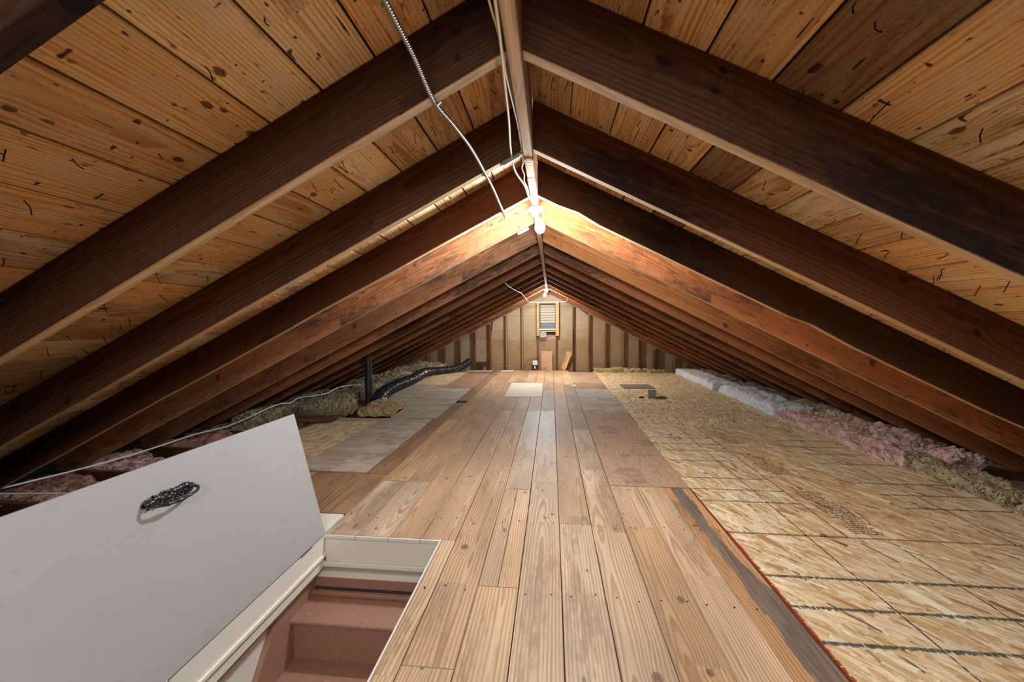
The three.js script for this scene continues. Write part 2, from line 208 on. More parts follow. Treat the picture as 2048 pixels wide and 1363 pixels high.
const M = {
  paint: std(0xffffff, 0.55, { map: PAINT }), trimPaint: std(0xf0ede4, 0.42), brown: std(0xffffff, 0.32, { map: BROWNP }), board: std(0xffffff, 0.9, { map: BOARD }), boardB: std(0xf1e7da, 0.9, { map: BOARD }),
  ply: std(0xffffff, 0.8, { map: PLY }), plyW: std(0xfffaf4, 0.8, { map: PLY }), plyB: std(0xffffff, 0.72, { map: PLYB }), plyR: std(0xeae4dc, 0.75, { map: PLYB }), osbN: std(0xffffff, 0.68, { map: OSBN }), osbF: std(0xffffff, 0.75, { map: OSBF }), osbEdge: std(0x8d3f26, 0.8),
  wool: std(0xd8c49c, 1, { map: FIBRE, bumpMap: FIBRE, bumpScale: 0.012 }), woolG: std(0xecd29a, 1, { map: FIBRE, bumpMap: FIBRE, bumpScale: 0.012 }), woolD: std(0xb8a88c, 1, { map: FIBRE, bumpMap: FIBRE, bumpScale: 0.014 }), white: std(0xffffff, 0.95, { map: WHITET, bumpMap: FIBRE, bumpScale: 0.006 }), pink: std(0xffffff, 1, { map: PINKT, bumpMap: FIBRE, bumpScale: 0.012 }), pinkD: std(0xcfc0b4, 1, { map: PINKT, bumpMap: FIBRE, bumpScale: 0.012 }),
  steel: std(0xb9bcc0, 0.28, { metalness: 1 }), steelD: std(0x7d7f82, 0.4, { metalness: 1 }), iron: std(0x4c4e52, 0.32, { metalness: 0.9 }), nail: std(0x2a211c, 0.6, { metalness: 0.5 }), pipe: std(0x24272b, 0.4), duct: std(0x262a2f, 0.24), cream: std(0xd9c397, 0.55), whiteC: std(0xffffff, 0.4), black: std(0x111111, 0.6), porc: std(0xe9e6de, 0.25), galv: std(0x8f9a94, 0.45, { metalness: 0.6 }), yellow: std(0xd0b53a, 0.5), felt: std(0x171412, 0.95), card: std(0xe2d8c8, 0.8), mat: std(0x807468, 0.9), bag: new THREE.MeshPhysicalMaterial({ color: 0xc9cdd0, roughness: 0.2, transmission: 0.5, thickness: 0, side: THREE.DoubleSide }), darkwood: rm(0x8a7a74), plaster: std(0x8d8378, 0.95), rope: std(0x8c3d2a, 0.7),
};

// ------------------------------------------------------------------ roof: sheathing boards nailed over the rafters
const XR = -0.0927, HR = 1.8705, TAN = { '-1': 0.500, '1': 0.515 }, DEPTH = 0.174, ZB = 1.55, ZF = -9.46;
function slope(s) { const a = Math.atan(TAN[s]), c = Math.cos(a), i = Math.sin(a); return { a, c, i, dir: new THREE.Vector3(s * c, -i, 0), nrm: new THREE.Vector3(s * i, c, 0) }; }
const SL = { '-1': slope(-1), '1': slope(1) };
const onSlope = (s, d, n, z) => new THREE.Vector3(XR, HR, z).addScaledVector(SL[s].dir, d).addScaledVector(SL[s].nrm, n);
// rotation that lays board axes (x, y, z) on three given directions
function lay(m, X, Z, pos) { const Y = new THREE.Vector3().crossVectors(Z, X); m.quaternion.setFromRotationMatrix(new THREE.Matrix4().makeBasis(X, Y, Z)); m.position.copy(pos); return m; }
const RZ = [-0.465, -1.038, -1.615, -2.195, -2.742, -3.39, -3.95, -4.56, -5.195, -5.80, -6.43, -7.14, -7.95, -9.315];
const ceiling = struct('ceiling', 'pitched roof of orange pine sheathing boards over the attic');
const nailGeo = (() => { const g = []; for (const [l, b] of [[0.036, 0.25], [0.028, -0.2], [0.042, 0.12]]) { g.push(tube([[0, 0.004, 0], [0, -l * 0.5, 0], [b * l, -l, b * l * 0.4]], 0.0014, 4, 5)); } return g; })();
{
  const r = rng(8), zAll = [ZB, ...RZ.map(z => z - 0.019), ZF];
  for (const s of [-1, 1]) {
    const off = s < 0 ? -0.0100 : -0.0768, dirZ = new THREE.Vector3(0, 0, 1);
    for (let n = s < 0 ? -1 : 0; n < 26; n++) {
      const s0 = n < 0 ? -0.087 : off + 0.1772 * n, wd = n < 0 ? 0.0735 : 0.1712, mid = s0 + wd / 2; if (s0 > 4.42) break;
      let i = 0; while (i < zAll.length - 1) {
        let k = Math.min(zAll.length - 1, i + 2 + Math.floor(r() * 4)); if (zAll.length - 1 - k < 2) k = zAll.length - 1; if (i === 0 && k < 4 && r() < 0.6) k = 5;
        const z0 = zAll[i], z1 = zAll[k], L = z0 - z1 - 0.002, dark = s > 0 && n === 4 && i === 0;
        const b = part('sheathing_board', board(wd + (r() - 0.5) * 0.003, 0.02, L, SHEATH, Math.floor(r() * 8), { bev: 0.004, v0: r(), flip: r() < 0.5 ? 1 : -1 }), dark ? SDARK : SM[Math.floor(r() * SM.length)], ceiling);
        lay(b, SL[s].dir.clone(), dirZ.clone().multiplyScalar(s < 0 ? 1 : 1), onSlope(s, mid, DEPTH + 0.0115 + r() * 0.0015, (z0 + z1) / 2));
        if (i < 5) for (let q = 0; q < 11; q++) {                             // shingle nails that came through, in the bays near the camera
          const z = -(0.1 + r() * 2.3); if (z > z0 - 0.03 || z < z1 + 0.03 || RZ.some(t => Math.abs(z - t + 0.019) < 0.03)) continue;
          const nl = new THREE.Mesh(nailGeo[q % 3], M.nail); nl.name = 'nail'; nl.castShadow = nl.receiveShadow = true;
          nl.position.set((r() - 0.5) * wd * 0.85, s < 0 ? -0.010 : -0.010, z - (z0 + z1) / 2); nl.rotation.set((r() - 0.5) * 0.9, r() * 6, (r() - 0.5) * 0.9);
          if (new THREE.Vector3(0, 1, 0).applyQuaternion(b.quaternion).y < 0) { nl.position.y *= -1; nl.rotation.x += Math.PI; }
          b.add(nl);
        }
        i = k;
      }
    }
    const f = part('roofing_felt', mbox(4.75, 0.03, ZB - ZF + 0.1), M.felt, ceiling); lay(f, SL[s].dir.clone(), new THREE.Vector3(0, 0, 1), onSlope(s, 2.34, DEPTH + 0.045, (ZB + ZF) / 2));
  }
}
// ridge board: hangs a little below the rafters
{
  const t = thing('ridge_board', 'pale ridge board running along the peak between the rafters', 'beam', [XR, 1.826 + 0.10, (0.9 + ZF) / 2]);
  const L = 0.9 - ZF, g = board(0.20, 0.038, L, RAFT, 2, { bev: 0.003, v0: 0.2, seg: 1, tstrip: 7 });
  const m = part('board', g, rm(0xe8dfd8), t); lay(m, new THREE.Vector3(0, 1, 0), new THREE.Vector3(0, 0, 1), new THREE.Vector3(0, 0, 0));
  const st = part('staple', tube([[-0.02, -0.098, 0], [-0.021, -0.1035, 0], [0.021, -0.1035, 0], [0.02, -0.098, 0]], 0.0016, 12, 5), M.steelD, t, [0, 0, 2.42]);
  for (const dz of [0.012, 0.026]) part('wire_tie', tube([[-0.019, -0.08, 0], [-0.0205, -0.1015, 0.002], [0.0205, -0.1015, -0.002], [0.019, -0.08, 0]], 0.0022, 14, 5), M.cream, t, [0, 0, -1.66 - (0.9 + ZF) / 2 + dz]);
}
// rafters, each a timber of its own
{
  const LEFT = ['dark rafter crossing the upper left corner, nearest the camera', 'dark brown left rafter crossed first by the metal conduit, nearest whole one', 'brown left rafter with black stain bars and two knots, carrying the silver bracket', 'reddish brown left rafter with a wavy lower edge, just before the near bulb', 'pale tan left rafter lit from the front, first behind the near bulb', 'grey brown left rafter with one big round knot, second behind the near bulb', 'left rafter third behind the near bulb, above the black vent pipe', 'left rafter fourth behind the near bulb'];
  const RIGHT = ['rafter above the upper right, nearest the camera', 'very dark right rafter looking widest of all, below the bent nail points', 'dark brown right rafter with pale lower edge, second from the camera', 'shade-darkened right rafter with torn lower edge, just before the near bulb', 'orange red right rafter lit from the front, first behind the near bulb', 'bright orange right rafter, second behind the near bulb', 'right rafter third behind the near bulb, in the shadow of the orange one', 'right rafter fourth behind the near bulb'];
  const ORD = ['fifth', 'sixth', 'seventh', 'eighth', 'ninth'];
  const colL = [0x4e4846, 0x827b7a, 0x968d8a, 0x9c8c84, 0xfbf2ea, 0xd8d0ca, 0xe6dcd4, 0xc8bcb4], colR = [0x4e4846, 0x7a7270, 0x948680, 0x77726f, 0xffe0c0, 0xffe4b8, 0xf0dac4, 0xe0ccbc];  // first entries are dark: shade of the unlit near faces put into the tint
  const r = rng(23);
  for (const s of [-1, 1]) RZ.forEach((z, k) => {
    const names_ = s < 0 ? LEFT : RIGHT, side = s < 0 ? 'left' : 'right';
    const label = k === RZ.length - 1 ? `reddish ${side} end rafter fixed against the studs of the far gable wall` : names_[k] ?? `${side} rafter ${ORD[k - 8]} behind the near bulb, counted along the roof slope`;
    const L = 4.5, tan = TAN[s], wavy = s < 0 && k === 3, torn = s > 0 && k === 3;
    const p = onSlope(s, L / 2 + 0.022, DEPTH / 2, z - 0.019);
    const t = thing('rafter', label, 'rafter', [p.x, p.y, p.z], `${side} roof rafters`);
    const edge = wavy ? (sg, zz) => sg > 0 ? 0 : 0.012 * N(zz * 2.3 + 4, 1.5) * sst(-2.3, -1.4, zz) : torn ? (sg, zz) => sg > 0 ? 0 : 0.01 * sst(0.55, 0.7, N2(zz * 5, 8)) * 1.2 : (sg, zz) => sg > 0 ? 0 : 0.003 * (N(zz * 1.7 + k * 9, s + 5) - 0.5);
    const cols = s < 0 ? colL : colR;
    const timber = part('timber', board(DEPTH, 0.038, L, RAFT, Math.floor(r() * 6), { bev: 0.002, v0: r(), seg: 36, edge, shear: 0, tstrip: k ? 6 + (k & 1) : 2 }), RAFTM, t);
    { // face tint (near rafters hold painted shade) and clean lower edge as vertex colours
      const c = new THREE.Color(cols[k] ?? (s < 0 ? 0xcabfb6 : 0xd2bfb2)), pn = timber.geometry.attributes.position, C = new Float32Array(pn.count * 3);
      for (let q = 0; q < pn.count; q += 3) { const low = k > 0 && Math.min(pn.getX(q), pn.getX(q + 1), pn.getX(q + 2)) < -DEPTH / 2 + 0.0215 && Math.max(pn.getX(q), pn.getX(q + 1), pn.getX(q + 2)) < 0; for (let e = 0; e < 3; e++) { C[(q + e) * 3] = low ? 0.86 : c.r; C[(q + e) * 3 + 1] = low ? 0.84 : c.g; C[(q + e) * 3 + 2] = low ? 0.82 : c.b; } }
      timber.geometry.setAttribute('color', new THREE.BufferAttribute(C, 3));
    }
    // plumb cut at the ridge and level with it at the foot
    const ps = timber.geometry.attributes.position; for (let q = 0; q < ps.count; q++) ps.setZ(q, ps.getZ(q) - (ps.getX(q) + DEPTH / 2) * tan * 1.0); timber.geometry.computeVertexNormals();
    lay(timber, SL[s].nrm.clone(), SL[s].dir.clone(), new THREE.Vector3(0, 0, 0));
  });
}

// ------------------------------------------------------------------ floor
const floor = struct('floor', 'attic floor of worn pine planks, plywood and strand board over dark joists');
const TOP = 0, TH = 0.02;
{
  const r = rng(61);
  function plank(x0, x1, zn, zf, mat, strip, opt = {}) {
    const w = x1 - x0 - 0.0028 - r() * 0.0012, L = zn - zf - 0.003, T = opt.T ?? FLOOR;
    const b = part(opt.name ?? 'floor_plank', board(w, TH, L, T, strip ?? Math.floor(r() * 7), { bev: 0.0018, v0: opt.v0 ?? r(), flip: opt.flip ?? (r() < 0.5 ? 1 : -1) }), mat ?? FM[Math.floor(r() * FM.length)], floor, [(x0 + x1) / 2, TOP - TH / 2 + (r() - 0.5) * 0.0022, (zn + zf) / 2]);
    b.rotation.y = (r() - 0.5) * 0.0012; return b;
  }
  const far = () => FFAR[Math.floor(r() * FFAR.length)], E = -9.33, NZ = 1.2, H0 = -1.945;
  const rows = [[-1.243, -1.06, [H0, -2.67, -3.9, -4.447, -6.18, E]], [-1.06, -0.875, [H0, -2.67, -5.03, -7.1, E]], [-0.875, -0.695, [H0, -4.43, -6.75, E]], [-0.695, -0.51, [H0, -4.985, -7.3, E]], [-0.585, -0.51, [NZ, H0]], [-0.51, -0.325, [NZ, -1.2, -6.15, E]], [-0.325, -0.146, [NZ, -1.61]], [-0.325, -0.238, [-1.61, -2.6]], [-0.238, -0.146, [-1.61, -2.6]], [-0.325, -0.146, [-2.6, -4.99, -7.35, E]], [-0.146, 0.04, [NZ, -2.73, -5.0, -7.3, E]], [0.04, 0.221, [NZ, -2.166, -5.98, E]], [0.221, 0.403, [NZ, -0.9, -2.996, -4.15, -7.2, E]], [0.403, 0.586, [NZ, -2.17, -2.715]], [0.586, 0.767, [NZ, -2.715]], [0.767, 0.943, [NZ, -0.9, -2.715]]];
  for (const [x0, x1, zs] of rows) for (let k = 0; k + 1 < zs.length; k++) plank(x0, x1, zs[k], zs[k + 1], zs[k + 1] < -5 ? far() : undefined, x0 === 0.767 ? 7 : undefined, x0 === 0.767 ? { v0: 0.365, flip: 1 } : {});
  plank(-1.42, -1.246, -2.79, -5.435, FBROWN[0], 3); plank(-1.395, -1.246, -5.585, E, FBROWN[1], 4);
  plank(-1.42, -1.246, -2.17, -2.785, FBROWN[0], 5); plank(-1.62, -1.424, -2.17, -2.785, FBROWN[1], 2); plank(-1.82, -1.624, -2.17, -2.785, FBROWN[0], 1);
  plank(-1.46, -1.252, -1.952, -2.162, M.trimPaint, 0, { name: 'painted_board' });
  // sheets
  const sheet = (name, x0, x1, zn, zf, mat, y = 0, t = 0.012, sc = 0.8) => part(name, mbox(x1 - x0 - 0.004, t, zn - zf - 0.005, sc), mat, floor, [(x0 + x1) / 2, y - t / 2, (zn + zf) / 2]);
  sheet('plywood_panel', 0.404, 0.958, -2.718, -4.93, M.plyB, 0.001, 0.016); sheet('plywood_panel', 0.404, 0.968, -4.935, -6.757, M.ply, 0.001, 0.016, 0.6); sheet('plywood_panel', 0.404, 0.967, -6.762, -7.39, M.plyR, 0.004, 0.016); sheet('plywood_panel', 0.40, 0.96, -7.395, -9.05, M.plyB, 0, 0.016);
  sheet('plywood_panel', -2.05, -1.424, -2.787, -4.46, M.plyW, 0.006, 0.01, 0.55); sheet('plywood_panel', -1.982, -1.40, -4.505, -6.66, M.ply, 0.006, 0.01, 0.7); sheet('plywood_panel', -2.62, -1.987, -5.0, -7.05, M.plyB === 0 ? M.ply : M.ply, 0.002, 0.014, 0.9); sheet('plywood_panel', -1.962, -1.40, -6.68, -8.79, M.plyR, 0.004, 0.012); sheet('painted_board', -2.02, -1.405, -8.9, -9.22, M.plyW, 0.012, 0.014);
  sheet('plywood_panel', -2.0, -1.824, -2.17, -2.785, M.plyB, 0, 0.014);
  // strand board: near sheets share one printed ground, so their uv is their place
  function osb(x0, x1, zn, zf, y = 0) { const g = mbox(x1 - x0 - 0.004, 0.016, zn - zf - 0.004), p = g.attributes.position, u = g.attributes.uv; const cx = (x0 + x1) / 2, cz = (zn + zf) / 2; for (let i = 0; i < p.count; i++) u.setXY(i, (p.getX(i) + cx - OX0) / (OX1 - OX0), (p.getZ(i) + cz - OZ0) / (OZ1 - OZ0)); return part('strand_board', g, M.osbN, floor, [cx, y - 0.008, cz]); }
  osb(0.948, 1.555, -2.156, -4.365, 0.004); osb(1.555, 2.745, -2.156, -4.365, 0.002); osb(0.948, 2.82, -0.3, -2.15, 0.002);
  sheet('red_edge', 0.944, 0.9495, -2.16, -2.71, M.osbEdge, 0.006, 0.02); sheet('red_edge', 0.944, 0.9485, -0.3, -2.148, M.osbEdge, 0.0035, 0.02);
  for (const [x0, x1, zn, zf] of [[0.968, 2.18, -4.369, -6.8], [2.18, 2.74, -4.369, -6.8], [0.968, 2.18, -6.804, -9.2], [2.18, 2.72, -6.804, -9.0], [-2.75, -2.052, -2.6, -4.46], [-2.9, -1.985, -7.055, -8.9]]) sheet('strand_board', x0, x1, zn, zf, M.osbF, 0.001, 0.014, 1 / 2.44);
  for (const [x0, x1, zn, zf] of [[0.948, 2.82, 1.0, -0.304]]) sheet('strand_board', x0, x1, zn, zf, M.osbF, 0.001, 0.014, 1 / 2.44);
  // heads of the floor nails over the joists nearest the camera
  const headGeo = new THREE.CylinderGeometry(0.0036, 0.0036, 0.002, 10);
  for (const z of [-1.586, -2.165, -2.712, -3.30, -3.878]) for (const [x0, x1, zs] of rows) { if (z > zs[0] - 0.03 || z < zs[zs.length - 1] + 0.03) continue; for (const x of [x0 + 0.03 + r() * 0.02, x1 - 0.03 - r() * 0.02]) if (r() < 0.85) part('nail_head', headGeo, M.nail, floor, [x, TOP + 0.0012, z + (r() - 0.5) * 0.03]); }
  // joists and the ceiling of the room below
  const JZ = [0.4, -0.15, -0.72, -1.0, -1.586, -2.165, -2.712, -3.30, -3.878, -4.44, -4.99, -5.57, -6.18, -6.72, -7.3, -7.9, -8.5, -9.1];
  for (const z of JZ) { const cut = z > -1.94 && z < -0.3; for (const [a, b] of cut ? [[-4.05, -1.42], [-0.55, 3.95]] : [[-4.05, 3.95]]) { const j = part('joist', board(0.145, 0.04, b - a, RAFT, Math.floor(r() * 6), { v0: r(), bev: 0.002, tstrip: 6 }), M.darkwood, floor); lay(j, new THREE.Vector3(0, 1, 0), new THREE.Vector3(1, 0, 0), new THREE.Vector3((a + b) / 2, -TH - 0.0735, z)); } }
  for (const [x0, x1, z0, z1] of [[-4.45, -1.40, -9.6, 1.7], [-0.56, 4.35, -9.6, 1.7], [-1.40, -0.56, -9.6, -2.12], [-1.40, -0.56, -0.25, 1.7]]) part('ceiling_below', mbox(x1 - x0, 0.05, z1 - z0), M.plaster, floor, [(x0 + x1) / 2, -0.20, (z0 + z1) / 2]);
}

// ------------------------------------------------------------------ gable wall, back wall, eaves
const wallFar = struct('wall_far', 'far gable wall of tan boards between dark studs');
{
  const r = rng(12), roofY = (x, d = 0) => { const s = x < XR ? -1 : 1; return HR - TAN[s] * Math.abs(x - XR) + d; };
  const ys = [-0.2, 0.146, 0.736, 1.323, 1.96];
  for (let q = 0; q < 4; q++) {                               // horizontal sheets, each clipped to the gable
    const y0 = ys[q] + 0.002, y1 = ys[q + 1] - 0.002, ext = y => [XR - (HR + 0.12 - y) / 0.5, XR + (HR + 0.12 - y) / 0.515];
    const cuts = [-3.85, -1.511, 0.906, 3.3, 4.3]; let a = -4.3;
    for (const c of cuts) {
      const [l0, r0] = ext(y0), [l1, r1] = ext(y1); const A0 = Math.max(a, l0), A1 = Math.max(a, l1), B0 = Math.min(c, r0), B1 = Math.min(c, r1); if (B0 - A0 < 0.02) { a = c; continue; }
      const s = new THREE.Shape(); s.moveTo(A0 + 0.002, y0); s.lineTo(B0 - 0.002, y0);
      if (B1 > A1) { s.lineTo(B1 - 0.002, y1); s.lineTo(A1 + 0.002, y1); } else s.lineTo((A1 + B1) / 2, Math.min(y1, (HR + 0.12)));
      s.closePath(); const g = new THREE.ExtrudeGeometry(s, { depth: 0.012, bevelEnabled: false }); part('wall_panel', g, r() < 0.5 ? M.board : M.boardB, wallFar, [0, 0, -9.462]); a = c;
    }
  }
  part('outer_wall', mbox(8.8, 2.6, 0.08), M.felt, wallFar, [0, 0.95, -9.52]);
  const xs = [-3.49, -3.075, -2.675, -2.28, -1.9, -1.511, -1.102, -0.708, -0.325, 0.118, 0.526, 0.906, 1.295, 1.692, 2.086, 2.487, 2.874, 3.167];
  for (const x of xs) { const h = roofY(x) - 0.02 - (-0.02), vent = x === -0.325 || x === 0.118; const hh = vent ? 0.86 : h; const m = part('stud', board(0.09, 0.038, hh, RAFT, Math.floor(r() * 6), { v0: r() }), rm([0xb4aaa4, 0xc4b8b0, 0xa29a96][Math.floor(r() * 3)]), wallFar); lay(m, new THREE.Vector3(0, 0, 1), new THREE.Vector3(0, 1, 0), new THREE.Vector3(x, hh / 2 - 0.02, -9.402)); }
  for (const [w, y, x] of [[0.34, 0.175, -1.70]]) { const m = part('stud_block', board(0.07, 0.038, w, RAFT, 1, { v0: 0.4 }), rm(0x97867c), wallFar); lay(m, new THREE.Vector3(0, 0, 1), new THREE.Vector3(1, 0, 0), new THREE.Vector3(x, y, -9.40)); }
  for (const x of [-1.80, -1.72]) { const m = part('stud_block', board(0.07, 0.038, 0.175, RAFT, 1, { v0: 0.4 }), rm(0x97867c), wallFar); lay(m, new THREE.Vector3(0, 0, 1), new THREE.Vector3(0, 1, 0), new THREE.Vector3(x, 0.07, -9.40)); }
  { const m = part('stud_block', board(0.07, 0.038, 0.5, RAFT, 4, { v0: 0.7 }), rm(0x97867c), wallFar); lay(m, new THREE.Vector3(0, 0, 1), new THREE.Vector3(0, 1, 0), new THREE.Vector3(2.42, 0.24, -9.395)); }
  const back = struct('wall_back', 'board wall behind the camera closing the attic');
  const s = new THREE.Shape(); s.moveTo(-4.4, -0.22); s.lineTo(4.4, -0.22); s.lineTo(4.4, 0); s.lineTo(XR, HR + 0.35); s.lineTo(-4.4, 0); s.closePath();
  part('wall_panel', new THREE.ExtrudeGeometry(s, { depth: 0.06, bevelEnabled: false }), M.board, back, [0, 0, 1.5]);
  for (const [n, x] of [['wall_left', -4.12], ['wall_right', 4.02]]) { const o = struct(n, `low dark plate closing the ${x < 0 ? 'left' : 'right'} eave`); part('wall_plate', mbox(0.06, 0.6, 11.2), M.felt, o, [x, -0.02, -4]); }
}
// louvred gable vent
{
  const t = thing('gable_vent', 'small louvred gable vent in a wooden frame high on the far wall', 'vent', [-0.085, 0.84, -9.33]);
  for (const [x, w] of [[-0.238, 0.072], [0.222, 0.08]]) { const m = part('frame_post', board(0.06, w, 0.83, RAFT, 6, { v0: x, bev: 0.003, tstrip: 7 }), rm(0xd8d0c8), t); lay(m, new THREE.Vector3(0, 0, 1), new THREE.Vector3(0, 1, 0), new THREE.Vector3(x, 0.415, 0)); }
  part('vent_back', mbox(0.40, 0.72, 0.02), M.felt, t, [-0.005, 0.42, -0.05]);
  const sl = mbox(0.355, 0.062, 0.008); for (let k = 0; k < 7; k++) { const m = part('louvre_slat', sl, std(0x9a8e7a, 0.6), t, [-0.005, 0.345 + k * 0.062, -0.022]); m.rotation.x = -0.45; }
  part('insect_screen', mbox(0.36, 0.15, 0.006), std(0x4d565c, 0.5), t, [-0.005, 0.245, -0.02]);
  part('sill', mbox(0.40, 0.03, 0.06), std(0xd0b896, 0.8), t, [-0.005, 0.155, 0.0]); part('sill', mbox(0.38, 0.022, 0.04), std(0xb89a7c, 0.8), t, [-0.005, 0.108, 0.0]);
}
{
  const g = new THREE.PlaneGeometry(0.15, 0.12, 14, 12), p = g.attributes.position; for (let i = 0; i < p.count; i++) { const x = p.getX(i), y = p.getY(i); p.setZ(i, 0.05 * (fbm(x * 22 + 5, y * 22) - 0.5) + 0.02 * (N(x * 70, y * 70) - 0.5)); p.setY(i, y * (1 - 1.6 * Math.max(0, x))); } g.computeVertexNormals();
  const t = thing('plastic_bag', 'crumpled clear plastic hanging from the sill of the gable vent', 'plastic', [-0.20, 0.87, -9.285]); part('film', g, M.bag, t);
}
// scraps on the wall
{
  const a = thing('plywood_scrap', 'upright tan plywood piece standing against the far wall below the vent', 'board', [-0.115, 0, -9.31]); { const m = part('panel', mbox(0.27, 0.47, 0.012), std(0xfff4e4, 0.8, { map: PLYB }), a, [0, 0.236, 0.0]); m.rotation.x = -0.05; }
  const b = thing('wood_scrap', 'short slanting light board leaning on a stud right of the vent', 'board', [0.33, 0, -9.31]); const m = part('board', board(0.12, 0.02, 0.46, SHEATH, 5, { v0: 0.3 }), SM[2], b); lay(m, new THREE.Vector3(0.94, -0.33, 0), new THREE.Vector3(0.33, 0.94, 0), new THREE.Vector3(0.02, 0.235, -0.02));
  const c = thing('electrical_box', 'pale grey electrical box on the far wall beside the floor', 'electrical box', [-0.40, 0.13, -9.36]); part('cover', cbox(0.115, 0.11, 0.055, 0.006), std(0xc9d6dc, 0.5), c, [0, 0.055, 0.03]); part('outlet', cbox(0.10, 0.08, 0.05, 0.006), M.black, c, [0.0, -0.05, 0.03]); part('plug', cbox(0.03, 0.07, 0.03, 0.006), M.porc, c, [-0.005, -0.055, 0.065]); part('cable', tube([[-0.02, 0.11, 0.03], [-0.03, 0.16, 0.04], [0.03, 0.17, 0.03], [0.04, 0.11, 0.03]], 0.006, 20, 6), M.black, c); part('cable', tube([[-0.04, 0.11, 0.03], [-0.09, 0.14, 0.03], [-0.2, 0.08, 0.03], [-0.25, -0.05, 0.03], [-0.2, -0.12, 0.05], [-0.08, -0.125, 0.05]], 0.005, 30, 6), std(0x5c3426, 0.6), c);
}

// ------------------------------------------------------------------ hatch: opening trim, lid, stairs
{
  const tr = struct('trim_1', 'white painted lining boards of the stair hatch opening');
  const zc = -1.12, zl = 1.66;
  part('lining_board', cbox(0.65, 0.125, 0.02, 0.002), M.trimPaint, tr, [-0.918, -0.092, -1.957]);      // far end
  part('bead', cbox(0.66, 0.026, 0.032, 0.004), M.trimPaint, tr, [-0.925, -0.168, -1.953]); part('lining_board', cbox(0.70, 0.038, 0.02, 0.002), std(0xa8a59c, 0.5), tr, [-0.94, -0.199, -1.972]); part('lining_board', cbox(0.74, 0.032, 0.02, 0.002), M.trimPaint, tr, [-0.95, -0.231, -1.957]);  // grey middle board: the shadow under the bead is put into its colour
  for (let k = 0; k < 4; k++) { const xa = [-1.242, -1.061, -0.877, -0.70][k], xb = [-1.066, -0.882, -0.705, -0.590][k]; part('painted_end', cbox(xb - xa, 0.019, 0.008, 0.001), M.trimPaint, tr, [(xa + xb) / 2, -0.0115, -1.9415]); }
  part('edge_strip', cbox(0.007, 0.14, zl, 0.0015), M.trimPaint, tr, [-0.5895, -0.069, zc]);             // right
  part('lining_board', cbox(0.02, 0.10, zl, 0.002), M.trimPaint, tr, [-1.252, -0.056, zc]); part('bead', cbox(0.026, 0.014, zl, 0.004), M.trimPaint, tr, [-1.246, -0.113, zc]); part('lining_board', cbox(0.02, 0.07, zl, 0.002), M.trimPaint, tr, [-1.262, -0.150, zc]); part('lining_board', cbox(0.02, 0.06, zl, 0.002), M.paint, tr, [-1.295, -0.20, zc]);
  part('lining_board', cbox(0.65, 0.16, 0.02, 0.002), M.trimPaint, tr, [-0.918, -0.08, -0.29]);
  const wl = n => struct('wall_stairwell_' + n, `white plaster ${n} wall of the stairwell under the hatch`);
  part('plaster', mbox(0.06, 2.6, 2.6), M.trimPaint, wl('left'), [-1.362, -1.5, -1.0]); part('plaster', mbox(0.06, 2.5, 2.6), M.trimPaint, wl('right'), [-0.528, -1.42, -1.0]); part('plaster', mbox(0.78, 2.5, 0.06), M.trimPaint, wl('far'), [-0.945, -1.6, -2.16]); part('plaster', mbox(0.78, 2.5, 0.06), M.trimPaint, wl('near'), [-0.945, -1.42, 0.3]);
  part('landing', mbox(0.78, 0.05, 2.5), M.brown, struct('floor_below', 'brown floor at the bottom of the stairwell'), [-0.945, -2.7, -0.95]);
  // stairs climbing away from the camera
  const st = thing('staircase', 'steep brown painted stairs going down through the hatch opening', 'stairs', [-0.94, -2.6, -1.0]);
  const rise = 0.213, run = 0.148, w = 0.74, O = (x, y, z) => [x + 0.94 - 0.945, y + 2.6, z + 1.0];
  for (let k = 0; k < 9; k++) {
    const y = -0.33 - rise * k, zn = -1.733 + run * k, d = (k === 0 ? 0.235 : 0.20);
    const s = new THREE.Shape(); s.moveTo(0, 0); s.lineTo(d - 0.012, 0); s.absarc(d - 0.012, -0.0125, 0.0125, Math.PI / 2, -Math.PI / 2, true); s.lineTo(0, -0.025); s.closePath();
    const g = new THREE.ExtrudeGeometry(s, { depth: w, bevelEnabled: false, curveSegments: 8 }); g.rotateY(-Math.PI / 2); g.translate(w / 2, 0, 0);
    part('tread', g, M.brown, st, O(0, y, zn - d)); part('riser', mbox(w, rise - 0.026, 0.018, 1), M.brown, st, O(0, y - 0.0125 - rise / 2, zn - 0.032));
  }
  part('cleat', cbox(w, 0.024, 0.03, 0.006), M.brown, st, O(0, -0.318, -1.925)); part('riser', cbox(w, 0.055, 0.02, 0.002), M.brown, st, O(0, -0.272, -1.955)); part('riser', mbox(w, 0.03, 0.02), M.felt, st, O(0, -0.312, -1.99));  // last strip, near black, paints the shade of the open gap behind the cleat
  for (const x of [-1.318, -0.572]) { // stringer: a slanting board on the wall
    const s = new THREE.Shape(), m = rise / run, L0 = -1.99, L1 = -0.35, yt = z => -0.27 - (z + 1.666) * 1.38; s.moveTo(-L0, Math.min(-0.245, yt(L0))); const zb = -1.666 + (-0.27 + 0.245) / -1.38; s.lineTo(-zb, -0.245); s.lineTo(-L1, yt(L1)); s.lineTo(-L1, yt(L1) - 0.42); s.lineTo(-L0, yt(L0) - 0.42); s.closePath();
    const g = new THREE.ExtrudeGeometry(s, { depth: 0.024, bevelEnabled: true, bevelThickness: 0.002, bevelSize: 0.002, bevelSegments: 1 }); g.rotateY(Math.PI / 2); part('stringer', g, M.brown, st, [x + 0.94 - 0.012, 2.6, 1.0]);
  }
}
